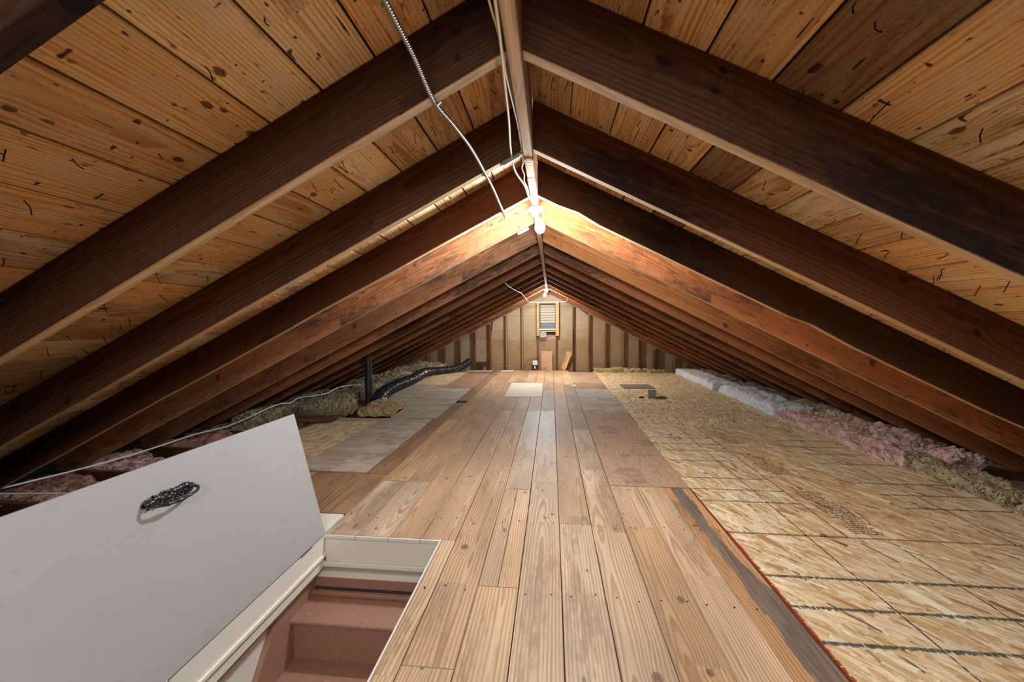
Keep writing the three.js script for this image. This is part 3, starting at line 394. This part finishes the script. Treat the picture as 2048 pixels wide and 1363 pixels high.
{
  const ang = 103.7 * Math.PI / 180, zc = -1.13, len = 1.622;
  const lid = thing('hatch_lid', 'big white painted hatch lid standing open on its hinges left of the stairs', 'hatch door', [-1.2345, 0.006, zc]);
  lid.rotation.z = ang;
  { const g = cbox(0.677, 0.019, len, 0.0015, 0.3385, 0.0095, 0), p = g.attributes.position, u = g.attributes.uv; for (let i = 0; i < p.count; i++) u.setXY(i, p.getX(i) * 0.9, p.getZ(i) * 0.9); part('panel', g, M.paint, lid); }
  for (const z of [-0.65, 0.1]) { const h = part('hinge', new THREE.CylinderGeometry(0.005, 0.005, 0.08, 10).rotateX(Math.PI / 2), M.steelD, lid, [-0.004, 0.004, z]); }
  // ornate cast handle: leafy back plate, two posts and a hanging bail
  const hx = 0.551, hz = -0.085, k = rng(6), bp = [];
  const plate = new THREE.Shape(); const N0 = 40; for (let i = 0; i <= N0; i++) { const a = i / N0 * Math.PI * 2, c = Math.cos(a), s = Math.sin(a), rz = 0.092, rx = 0.017 * (1 + 0.35 * Math.cos(a * 6) + 0.3 * Math.cos(a * 2)); i ? plate.lineTo(c * rz, s * rx) : plate.moveTo(c * rz, s * rx); }
  { const g = new THREE.ExtrudeGeometry(plate, { depth: 0.003, bevelEnabled: true, bevelThickness: 0.002, bevelSize: 0.002, bevelSegments: 2 }); g.rotateX(Math.PI / 2); g.rotateY(Math.PI / 2); bp.push(g); }
  for (let i = -4; i <= 4; i++) for (const sd of [-1, 1]) { const g = new THREE.TorusGeometry(0.0100 - 0.0006 * Math.abs(i), 0.0042, 7, 14, 4.6); g.rotateX(Math.PI / 2); g.rotateY(k() * 6); g.translate(sd * (0.008 + 0.004 * (i & 1)), -0.006, i * 0.019); bp.push(g); }
  for (let i = 0; i < 14; i++) { const g = new THREE.SphereGeometry(0.0065 + 0.004 * k(), 10, 8); g.scale(1, 0.8, 1.7); g.translate((k() - 0.5) * 0.02, -0.007, (i / 13 - 0.5) * 0.15); bp.push(g); }
  const h = part('handle', merge(bp), M.iron, lid, [hx, -0.001, hz]); h.userData.label = 'ornate dark cast metal pull handle';
  for (const z of [-0.078, 0.078]) { part('screw', new THREE.SphereGeometry(0.0045, 10, 6, 0, 6.3, 0, 1.57).rotateX(Math.PI), M.steel, h, [0.002, -0.008, z]); const g = new THREE.SphereGeometry(0.011, 12, 8); g.scale(1, 1.2, 1.1); part('rosette', g, M.iron, h, [0.002, -0.011, z * 1.0]); }
  part('bail', sweep([[0.0, -0.012, -0.074], [-0.006, -0.032, -0.080], [-0.016, -0.05, -0.062], [-0.020, -0.056, -0.03], [-0.022, -0.058, 0], [-0.020, -0.056, 0.03], [-0.016, -0.05, 0.062], [-0.006, -0.032, 0.080], [0.0, -0.012, 0.074]], 72, 10, s => 0.0052 + 0.0032 * Math.exp(-Math.pow((s - 0.125) / 0.018, 2)) + 0.0018 * Math.exp(-Math.pow((s - 0.085) / 0.006, 2)) + 0.0018 * Math.exp(-Math.pow((s - 0.165) / 0.006, 2))), M.iron, h);
}

// ------------------------------------------------------------------ bulbs
function bulb(label, [x, y, z], I, bx, glow = 26) {
  const t = thing('light_bulb', label, 'lamp', [x, y, z]);
  part('ceiling_base', new THREE.LatheGeometry([[0.0001, 0.118], [0.052, 0.118], [0.054, 0.108], [0.045, 0.098], [0.026, 0.090], [0.024, 0.07], [0.0001, 0.07]].map(p => new THREE.Vector2(...p)).reverse(), 28), std(0x77746e, 0.5), t, [bx, 0, 0]);
  // pear-shaped envelope
  const prof = [[0.0001, -0.034], [0.012, -0.0325], [0.022, -0.026], [0.029, -0.014], [0.031, 0.0], [0.029, 0.014], [0.023, 0.03], [0.0165, 0.043], [0.0135, 0.052], [0.0135, 0.056]].map(q => new THREE.Vector2(...q));
  const g = part('bulb_glass', new THREE.LatheGeometry(prof, 24), new THREE.MeshStandardMaterial({ color: 0xffffff, emissive: BULB_COLOR, emissiveIntensity: glow, roughness: 0.5 }), t); g.castShadow = false; g.rotation.z = Math.atan2(bx, 0.09) * -0.6;
  part('screw_cap', new THREE.CylinderGeometry(0.0132, 0.0132, 0.022, 16), M.steel, t, [bx * 0.6, 0.066, 0]);
  const l = new THREE.PointLight(BULB_COLOR, I, 0, 2); l.castShadow = true; l.shadow.radius = 2.5; l.shadow.mapSize.set(2048, 2048); l.shadow.bias = -0.0005; t.add(l); return t;
}
bulb('bare glowing bulb hanging from the ridge nearest the camera', [-0.066, 1.708, -2.30], BULB_NEAR, -0.026);
bulb('bare glowing bulb far back, near the gable vent', [-0.140, 1.722, -8.0], BULB_FAR, 0.04);
{
  const t = thing('fill_globe', 'added frosted fill globe hanging unseen from the ridge behind the camera', 'lamp', [XR, 1.60, 1.05]);  // invented fill lamp, out of view, brightens the near boards and floor
  part('ceiling_base', new THREE.CylinderGeometry(0.06, 0.06, 0.03, 28), M.porc, t, [0, 0.21, 0]); part('stem', new THREE.CylinderGeometry(0.012, 0.012, 0.08, 14), M.steelD, t, [0, 0.165, 0]);
  const g = part('fill_sphere', new THREE.SphereGeometry(0.14, 28, 20), new THREE.MeshStandardMaterial({ color: 0xffffff, emissive: BULB_COLOR, emissiveIntensity: 6, roughness: 0.5 }), t); g.castShadow = false;
  const l = new THREE.PointLight(BULB_COLOR, GLOBE_FILL, 0, 2); l.castShadow = true; l.shadow.radius = 12; l.shadow.mapSize.set(2048, 2048); l.shadow.bias = -0.0005; t.add(l);
}

// ------------------------------------------------------------------ cables and small metal
{
  const ro = 0.0066;
  const c = thing('metal_conduit', 'spiral armoured metal cable swooping from the upper left to the near bulb', 'cable'); const pts = [[-0.30, 1.80, -0.47], [-0.309, 1.762, -0.60], [-0.309, 1.754, -0.723], [-0.31, 1.754, -0.872], [-0.316, 1.751, -1.042], [-0.299, 1.757, -1.179], [-0.281, 1.763, -1.35], [-0.274, 1.772, -1.62], [-0.27, 1.774, -1.792], [-0.27, 1.774, -2.06], [-0.269, 1.776, -2.22], [-0.272, 1.79, -2.34], [-0.24, 1.812, -2.37], [-0.187, 1.815, -2.35], [-0.126, 1.815, -2.32]];
  part('armour', sweep(pts, 1300, 10, (s, a) => { const q = (s / 0.0072 + a / 6.2832) % 1; return ro * (0.80 + 0.22 * Math.sin(q * Math.PI)); }), M.steel, c);
  for (const [x, y, z] of [[-0.314, 1.751, -1.06], [-0.275, 1.772, -1.634]]) part('strap', tube([[-0.012, 0.012, 0], [-0.008, 0.001, 0], [-0.006, -0.006, 0], [0.002, -0.008, 0], [0.008, -0.003, 0], [0.014, 0.001, 0]], 0.002, 20, 6), M.steelD, c, [x, y + 0.003, z]);
  const k = thing('cream_cable', 'old cream sheathed cable drooping along the left side of the ridge board', 'cable'); part('sheath', tube([[-0.117, 1.845, -0.3], [-0.117, 1.835, -0.6], [-0.117, 1.83, -0.839], [-0.123, 1.83, -0.989], [-0.131, 1.83, -1.13], [-0.141, 1.83, -1.321], [-0.158, 1.829, -1.545], [-0.157, 1.815, -1.707], [-0.128, 1.815, -1.895], [-0.116, 1.815, -2.08], [-0.10, 1.817, -2.20]], 0.0042, 120, 8), M.cream, k);
  const k2 = thing('cream_cable', 'thinner cream cable crossing behind the drooping one beside the ridge board', 'cable'); part('sheath', tube([[-0.135, 1.848, -0.4], [-0.132, 1.842, -0.85], [-0.125, 1.84, -0.936], [-0.1225, 1.84, -1.003], [-0.125, 1.843, -1.102], [-0.117, 1.85, -1.4], [-0.118, 1.846, -1.62]], 0.0032, 80, 8), M.cream, k2);
  const k3 = thing('loose_wire', 'thin pale wire twisting down the ridge board beside the silver bracket', 'wire'); part('sheath', tube([[-0.117, 1.85, -1.60], [-0.118, 1.828, -1.66], [-0.127, 1.828, -1.72], [-0.122, 1.826, -1.79], [-0.128, 1.826, -1.87], [-0.119, 1.826, -1.95], [-0.118, 1.826, -2.1]], 0.0024, 60, 6), M.cream, k3);
  const f = thing('metal_bracket', 'short silver metal bracket with screw ends on a left rafter beside the ridge', 'bracket', [-0.167, 1.826, -1.622]); f.rotation.z = 0.47; part('bar', cbox(0.082, 0.013, 0.022, 0.003), M.steel, f, [0, 0, 0.004]); part('bar', cbox(0.078, 0.01, 0.012, 0.003), M.galv, f, [0, -0.01, 0.012]); for (const x of [-0.043, 0.043]) part('screw', new THREE.SphereGeometry(0.0075, 10, 8), M.steel, f, [x, -0.003, 0.012]);
  const w = thing('white_cable', 'white cable under the far left rafters, crossing to the right near the far bulb', 'cable'); part('sheath', tube([[-0.555, 1.633, -4.60], [-0.553, 1.629, -5.0], [-0.537, 1.640, -5.8], [-0.51, 1.655, -6.45], [-0.507, 1.656, -6.6], [-0.515, 1.65, -7.4], [-0.529, 1.640, -8.568], [-0.53, 1.63, -8.75], [-0.40, 1.625, -8.8], [0.0, 1.622, -8.82], [0.30, 1.63, -8.8], [0.335, 1.638, -8.5], [0.338, 1.645, -7.96]], 0.0045, 160, 8), std(0xa8a8a8, 0.5), w);
  const b = thing('white_bracket', 'small white bracket under a left rafter just behind the near bulb', 'bracket', [-0.20, 1.806, -2.79]); b.rotation.z = 0.46; part('plate', cbox(0.085, 0.006, 0.05, 0.002), M.whiteC, b);
  const fc = thing('white_cable', 'white cable snaking over the insulation along the left eave', 'cable'); part('sheath', tube([[-3.86, 0.02, -2.0], [-3.835, 0.02, -2.255], [-3.797, 0.02, -2.387], [-3.727, 0.02, -2.604], [-3.66, 0.025, -2.893], [-3.638, 0.03, -3.232], [-3.625, 0.04, -3.528], [-3.492, 0.06, -3.746], [-3.404, 0.11, -3.989], [-3.33, 0.17, -4.196], [-3.30, 0.185, -4.337], [-3.238, 0.18, -4.429], [-3.27, 0.20, -4.66], [-3.16, 0.20, -4.80], [-3.085, 0.205, -4.956], [-3.12, 0.215, -5.215], [-3.12, 0.225, -5.328], [-3.067, 0.225, -5.513], [-2.96, 0.205, -5.69]], 0.0066, 260, 8), M.whiteC, fc);
  const f2 = thing('white_cable', 'short white cable lying across the nearest joist bay at the left edge', 'cable'); part('sheath', tube([[-3.9, 0.015, -2.19], [-3.731, 0.012, -2.205], [-3.534, 0.012, -2.225], [-3.2, 0.012, -2.26]], 0.006, 40, 8), M.whiteC, f2);
}
// vent pipe and flexible duct
{
  const t = thing('vent_pipe', 'black plastic vent pipe rising through the roof on the left', 'pipe', [-2.505, 0, -5.03]);
  part('pipe', new THREE.CylinderGeometry(0.047, 0.047, 1.2, 28), M.pipe, t, [0, 0.50, 0]); part('coupling', new THREE.LatheGeometry([[0.046, 0], [0.058, 0], [0.058, 0.13], [0.056, 0.135], [0.046, 0.135]].map(p => new THREE.Vector2(...p)), 28), M.pipe, t, [0, -0.02, 0]); part('coupling', new THREE.LatheGeometry([[0.046, 0], [0.052, 0.005], [0.052, 0.30], [0.046, 0.305]].map(p => new THREE.Vector2(...p)), 28), M.pipe, t, [0, 0.10, 0]);
  const d = thing('flexible_duct', 'shiny black flexible duct snaking over the insulation to the far wall', 'duct');
  part('sleeve', sweep([[-2.42, 0.04, -5.0], [-2.46, 0.07, -5.2], [-2.60, 0.085, -5.75], [-2.66, 0.085, -6.34], [-2.66, 0.085, -6.8], [-2.67, 0.09, -7.3], [-2.72, 0.10, -7.95], [-2.66, 0.095, -8.3], [-2.48, 0.085, -8.55], [-2.30, 0.09, -8.78], [-2.13, 0.13, -8.98], [-1.97, 0.24, -9.14]], 620, 30, (s, a) => 0.096 * (1 + 0.065 * Math.sin((s / 0.045 + a / 6.2832) * 2 * Math.PI) + 0.15 * (n3(s * 30, Math.cos(a) * 4 + 9, Math.sin(a) * 4 + 9) - 0.5) + 0.08 * (n3(s * 9, Math.cos(a) * 2 + 3, Math.sin(a) * 2 + 5) - 0.5)) * (s > 3.3 ? 0.86 : 1) * (1 - 0.10 * Math.exp(-Math.pow((s - 3.35) / 0.06, 2)))), M.duct, d);
}

// ------------------------------------------------------------------ insulation
function batt(w, h, l, seed, { rough = 1, cell = 0.02, round = 0.25, sag = 0 } = {}) {
  const nx = Math.max(6, Math.round(w / cell)), ny = Math.max(3, Math.round(h / cell)), nz = Math.max(6, Math.round(l / cell));
  let g = new THREE.BoxGeometry(w, h, l, nx, ny, nz); g.deleteAttribute('normal'); g.deleteAttribute('uv'); g = mergeVertices(g, 1e-5);
  const p = g.attributes.position, v = new THREE.Vector3(), U = [];
  for (let i = 0; i < p.count; i++) {
    v.fromBufferAttribute(p, i); const ux = v.x / w * 2, uz = v.z / l * 2, uy = v.y / h + 0.5, ed = Math.max(sst(0.6, 1, Math.abs(ux)), sst(1 - 0.4 * w / l, 1, Math.abs(uz)));
    const X = v.x * 9 + seed * 3.1, Y = v.y * 9, Z = v.z * 9 + seed; U.push(v.x * 1.6 + v.y * 1.1, v.z * 1.6 + v.y * 0.9);
    const big = n3(X * 0.55, Y, Z * 0.55) - 0.5, mid = n3(X * 2.2, Y * 2.2, Z * 2.2) - 0.5, fin2 = n3(X * 6, Y * 6, Z * 6) - 0.5;
    const k = (0.05 * big + 0.035 * mid + 0.03 * fin2 - 0.03 * sst(0.62, 0.8, fin2 + 0.5)) * rough;
    v.y += (uy > 0.1 ? k * 1.3 - h * round * ed * ed * uy : 0) - sag * uy * ux * ux; v.x += Math.sign(ux) * k * Math.abs(ux) * 1.2 + 0.02 * (n3(Y * 2, X, Z * 2) - 0.5) * rough; v.z += Math.sign(uz) * k * Math.abs(uz) * 1.2 + 0.02 * (n3(Z * 2, Y, X * 2) - 0.5) * rough; p.setXYZ(i, v.x, v.y, v.z);
  }
  g.setAttribute('uv', new THREE.Float32BufferAttribute(U, 2)); g.computeVertexNormals(); return g;
}
function ins(label, w, h, l, x, y, z, turn, mat, seed, opt, group) { const t = thing('insulation_batt', label, 'insulation', [x, y, z], group); t.rotation.y = turn; part('wool', batt(w, h, l, seed, opt), mat, t, [0, h / 2, 0]); return t; }
// left
ins('golden mineral wool batt lying on the plywood at the foot of the black pipe', 0.40, 0.10, 0.60, -2.20, 0.012, -4.80, 0.1, M.woolG, 3, { rough: 0.8, cell: 0.013 });
ins('brown chunk of mineral wool propped left of the black pipe', 0.42, 0.2, 0.42, -2.80, 0.0, -4.72, 0.2, M.wool, 7, { rough: 1.2, round: 0.45, cell: 0.013 });
ins('grey brown mineral wool chunk behind the corner of the white hatch lid', 0.52, 0.15, 0.5, -3.16, 0.0, -4.62, -0.1, M.woolD, 9, { rough: 1.2, round: 0.4, cell: 0.014 });
ins('low mineral wool chunk in the left eave above the hatch lid edge', 0.5, 0.13, 0.55, -3.52, -0.02, -4.42, 0.15, M.wool, 15, { rough: 1.2 });
const LB = [[-3.35, -5.35, 0.17], [-3.05, -5.95, 0.18], [-3.35, -6.75, 0.17], [-3.2, -7.5, 0.19], [-3.12, -8.25, 0.18], [-2.95, -8.95, 0.2]];
const LBL = ['mineral wool batt just behind the black pipe in the left eave', 'mineral wool batt along the left eave beside the near end of the black duct', 'mineral wool batt in the left eave behind the end of the white cable', 'mineral wool batt in the left eave beside the middle of the black duct', 'mineral wool batt left of the bend in the black duct', 'mineral wool batt in the far left corner by the gable wall'];
LB.forEach(([x, z, h], i) => ins(LBL[i], 0.72, h, 0.74, x, -0.02, z, (i % 3 - 1) * 0.12, i % 2 ? M.wool : M.woolD, 20 + i * 3, { rough: 1.3, round: 0.3 }, 'mineral wool batts along the left eave'));
ins('small pink wool tuft between the black pipe and the duct end', 0.2, 0.1, 0.3, -2.45, 0.02, -5.2, 0.3, M.pink, 44, { rough: 0.9 });
ins('pink glass wool in the nearest joist bay behind the lid, at the left edge', 1.1, 0.13, 0.5, -3.62, -0.185, -2.44, 0, M.pinkD, 31, { rough: 1.3, cell: 0.018 }, 'pink batts in the left joist bays');
ins('pink glass wool in the second joist bay behind the lid', 1.2, 0.14, 0.53, -3.45, -0.185, -3.01, 0, M.pink, 33, { rough: 1.3, cell: 0.018 }, 'pink batts in the left joist bays');
ins('greyed pink glass wool in the third joist bay behind the lid', 1.2, 0.16, 0.53, -3.45, -0.185, -3.59, 0, M.pinkD, 35, { rough: 1.3, cell: 0.018 }, 'pink batts in the left joist bays');
ins('greenish mineral wool in the fourth joist bay behind the lid', 1.2, 0.17, 0.5, -3.5, -0.16, -4.12, 0, M.wool, 37, { rough: 1.2, cell: 0.02 });
// right
ins('long white glass wool batt farthest back along the right edge of the strand board', 0.42, 0.13, 2.05, 2.90, 0.0, -7.70, -0.02, M.white, 51, { rough: 0.45, cell: 0.025, round: 0.12 });
ins('white glass wool batt in front of the other white one, its end folded down', 0.44, 0.14, 1.62, 2.90, 0.0, -5.70, -0.03, M.white, 53, { rough: 0.6, cell: 0.022, round: 0.2 });
ins('flattened white glass wool flap beside the pink batt', 0.34, 0.09, 0.34, 2.86, 0.0, -4.93, 0.5, M.white, 55, { rough: 0.6, cell: 0.02, round: 0.3 });
ins('fluffy pink glass wool batt along the right edge of the strand board', 0.60, 0.13, 1.62, 2.98, -0.01, -4.02, 0.02, M.pink, 57, { rough: 1.15, cell: 0.018, round: 0.35 });
ins('tan mineral wool batt at the right edge in front of the bare joist', 0.27, 0.10, 0.80, 2.86, -0.01, -2.98, 0.02, M.wool, 59, { rough: 0.8, cell: 0.014, round: 0.5 });
ins('tan mineral wool batt at the right frame edge, nearest the camera', 0.5, 0.10, 0.8, 3.0, -0.02, -2.20, 0.05, M.wool, 61, { rough: 0.9, cell: 0.016, round: 0.5 });
ins('flat grey mineral wool in the right eave behind the bare joist', 0.95, 0.13, 0.5, 3.42, -0.15, -3.62, 0, M.woolD, 63, { rough: 0.5 });
ins('pinkish wool in the right eave in front of the bare joist', 0.8, 0.10, 0.5, 3.45, -0.175, -2.96, 0, M.pinkD, 65, { rough: 0.9 });
ins('mineral wool in the right eave behind the pink batt', 0.9, 0.18, 0.5, 3.4, -0.12, -4.18, 0, M.wool, 67, { rough: 0.9 });
ins('lumpy mineral wool in the right eave behind the white flap', 0.7, 0.2, 0.9, 3.4, -0.10, -5.05, 0, M.wool, 69, { rough: 1.1 });
ins('mineral wool in the right eave behind the folded white batt', 0.7, 0.2, 1.5, 3.42, -0.10, -6.3, 0, M.woolD, 71, { rough: 1.0, cell: 0.03 });
ins('mineral wool in the right eave behind the farthest white batt', 0.7, 0.2, 1.8, 3.42, -0.10, -8.1, 0, M.woolD, 73, { rough: 1.0, cell: 0.03 });
ins('ragged tan mineral wool heap at the foot of the far wall, right of the planks', 1.1, 0.10, 0.28, 1.55, 0.0, -9.12, 0, M.woolG, 75, { rough: 1.2, cell: 0.025, round: 0.4 });
ins('ragged tan mineral wool strip by the far wall left of the white batt', 0.7, 0.07, 0.22, 2.25, 0.0, -9.05, 0.1, M.woolG, 77, { rough: 1.2, cell: 0.025, round: 0.4 });
// loose wool filling the eaves under the rafters
{
  const fill = (x0, x1, z0, z1, y, amp, seed) => { const nx = Math.round((x1 - x0) / 0.05), nz = Math.round((z1 - z0) / 0.05), g = new THREE.PlaneGeometry(x1 - x0, z1 - z0, nx, nz).rotateX(-Math.PI / 2), p = g.attributes.position, u = g.attributes.uv; for (let i = 0; i < p.count; i++) { const X = p.getX(i), Z = p.getZ(i); p.setY(i, amp * (fbm(X * 3.5 + seed, Z * 3.5) - 0.5) * 2 + amp * 0.6 * (N2(X * 14, Z * 14) - 0.5)); u.setXY(i, X * 1.5, Z * 1.5); } g.translate((x0 + x1) / 2, y, (z0 + z1) / 2); g.computeVertexNormals(); return g; };
  for (const [n, a] of [['left', [-4.08, -2.60, -9.4, -4.5, 0.0, 0.06, 4]], ['right', [2.95, 3.98, -9.4, -1.4, -0.09, 0.04, 9]]]) { const g = fill(...a), m = new THREE.Mesh(g, M.woolD); m.name = numbered('loose_wool'); m.castShadow = m.receiveShadow = true; m.userData = { kind: 'stuff', label: `loose brown mineral wool spread under the ${n} eave between the batts`, category: 'insulation' }; scene.add(m); }
}

// ------------------------------------------------------------------ things lying on the floor
{
  const a = thing('white_sheet', 'clean off white board lying on the planks in the middle of the floor', 'board', [-0.455, 0.004, -6.6]); const m = part('sheet', cbox(0.59, 0.008, 1.38, 0.001), M.card, a); m.rotation.y = 0.012;
  const b = thing('floor_mat', 'dark grey flat mat on the strand board beyond the junction box', 'mat', [1.505, 0.006, -7.0]); const q = part('sheet', cbox(0.54, 0.01, 0.44, 0.002), M.mat, b); q.rotation.y = 0.05;
  const c = thing('junction_box', 'square grey junction box with yellow wires standing on the right strand board', 'electrical box', [1.517, 0.002, -6.0]); part('box', cbox(0.112, 0.11, 0.06, 0.004), M.galv, c, [0, 0.058, 0]); part('cover', cbox(0.108, 0.104, 0.004, 0.001), M.galv, c, [0, 0.058, 0.032]);
  part('cable', tube([[-0.05, 0.05, 0.02], [-0.09, 0.035, 0.04], [-0.14, 0.01, 0.07]], 0.007, 20, 6), M.yellow, c); part('cable', tube([[0.05, 0.05, 0.0], [0.10, 0.06, -0.01], [0.17, 0.01, 0.0]], 0.005, 20, 6), M.yellow, c); part('bushing', new THREE.SphereGeometry(0.03, 10, 8).scale(1.6, 0.35, 1), M.nail, c, [-0.16, 0.012, 0.04]); part('chips', batt(0.16, 0.02, 0.07, 5, { cell: 0.01, rough: 0.4 }), std(0x6f4f2c, 1), c, [0.12, 0.008, 0.02]);
  const d = thing('paper_tag', 'tiny white tag beside the plywood edge right of the planks', 'tag', [0.405, 0.005, -7.05]); part('card', cbox(0.055, 0.006, 0.13, 0.001), M.whiteC, d);
  const e = thing('paper_scrap', 'white paper scrap at the far end of the planks by the wall', 'paper', [-1.06, 0.004, -9.18]); part('sheet', cbox(0.30, 0.004, 0.18, 0.001), M.whiteC, e);
  const f = thing('brown_paper', 'torn brown paper facing sticking out by the lid corner under the wool', 'paper', [-2.78, 0.03, -4.28]); { const g = new THREE.PlaneGeometry(0.5, 0.3, 16, 10).rotateX(-Math.PI / 2), p = g.attributes.position; for (let i = 0; i < p.count; i++) p.setY(i, 0.02 * (N(p.getX(i) * 7 + 3, p.getZ(i) * 7) - 0.5) + 0.05 * Math.max(0, -p.getX(i))); g.computeVertexNormals(); const mm = part('sheet', g, std(0x6b4330, 0.9, { side: THREE.DoubleSide }), f); mm.rotation.y = 0.3; }
}

renderer.render(scene, camera);
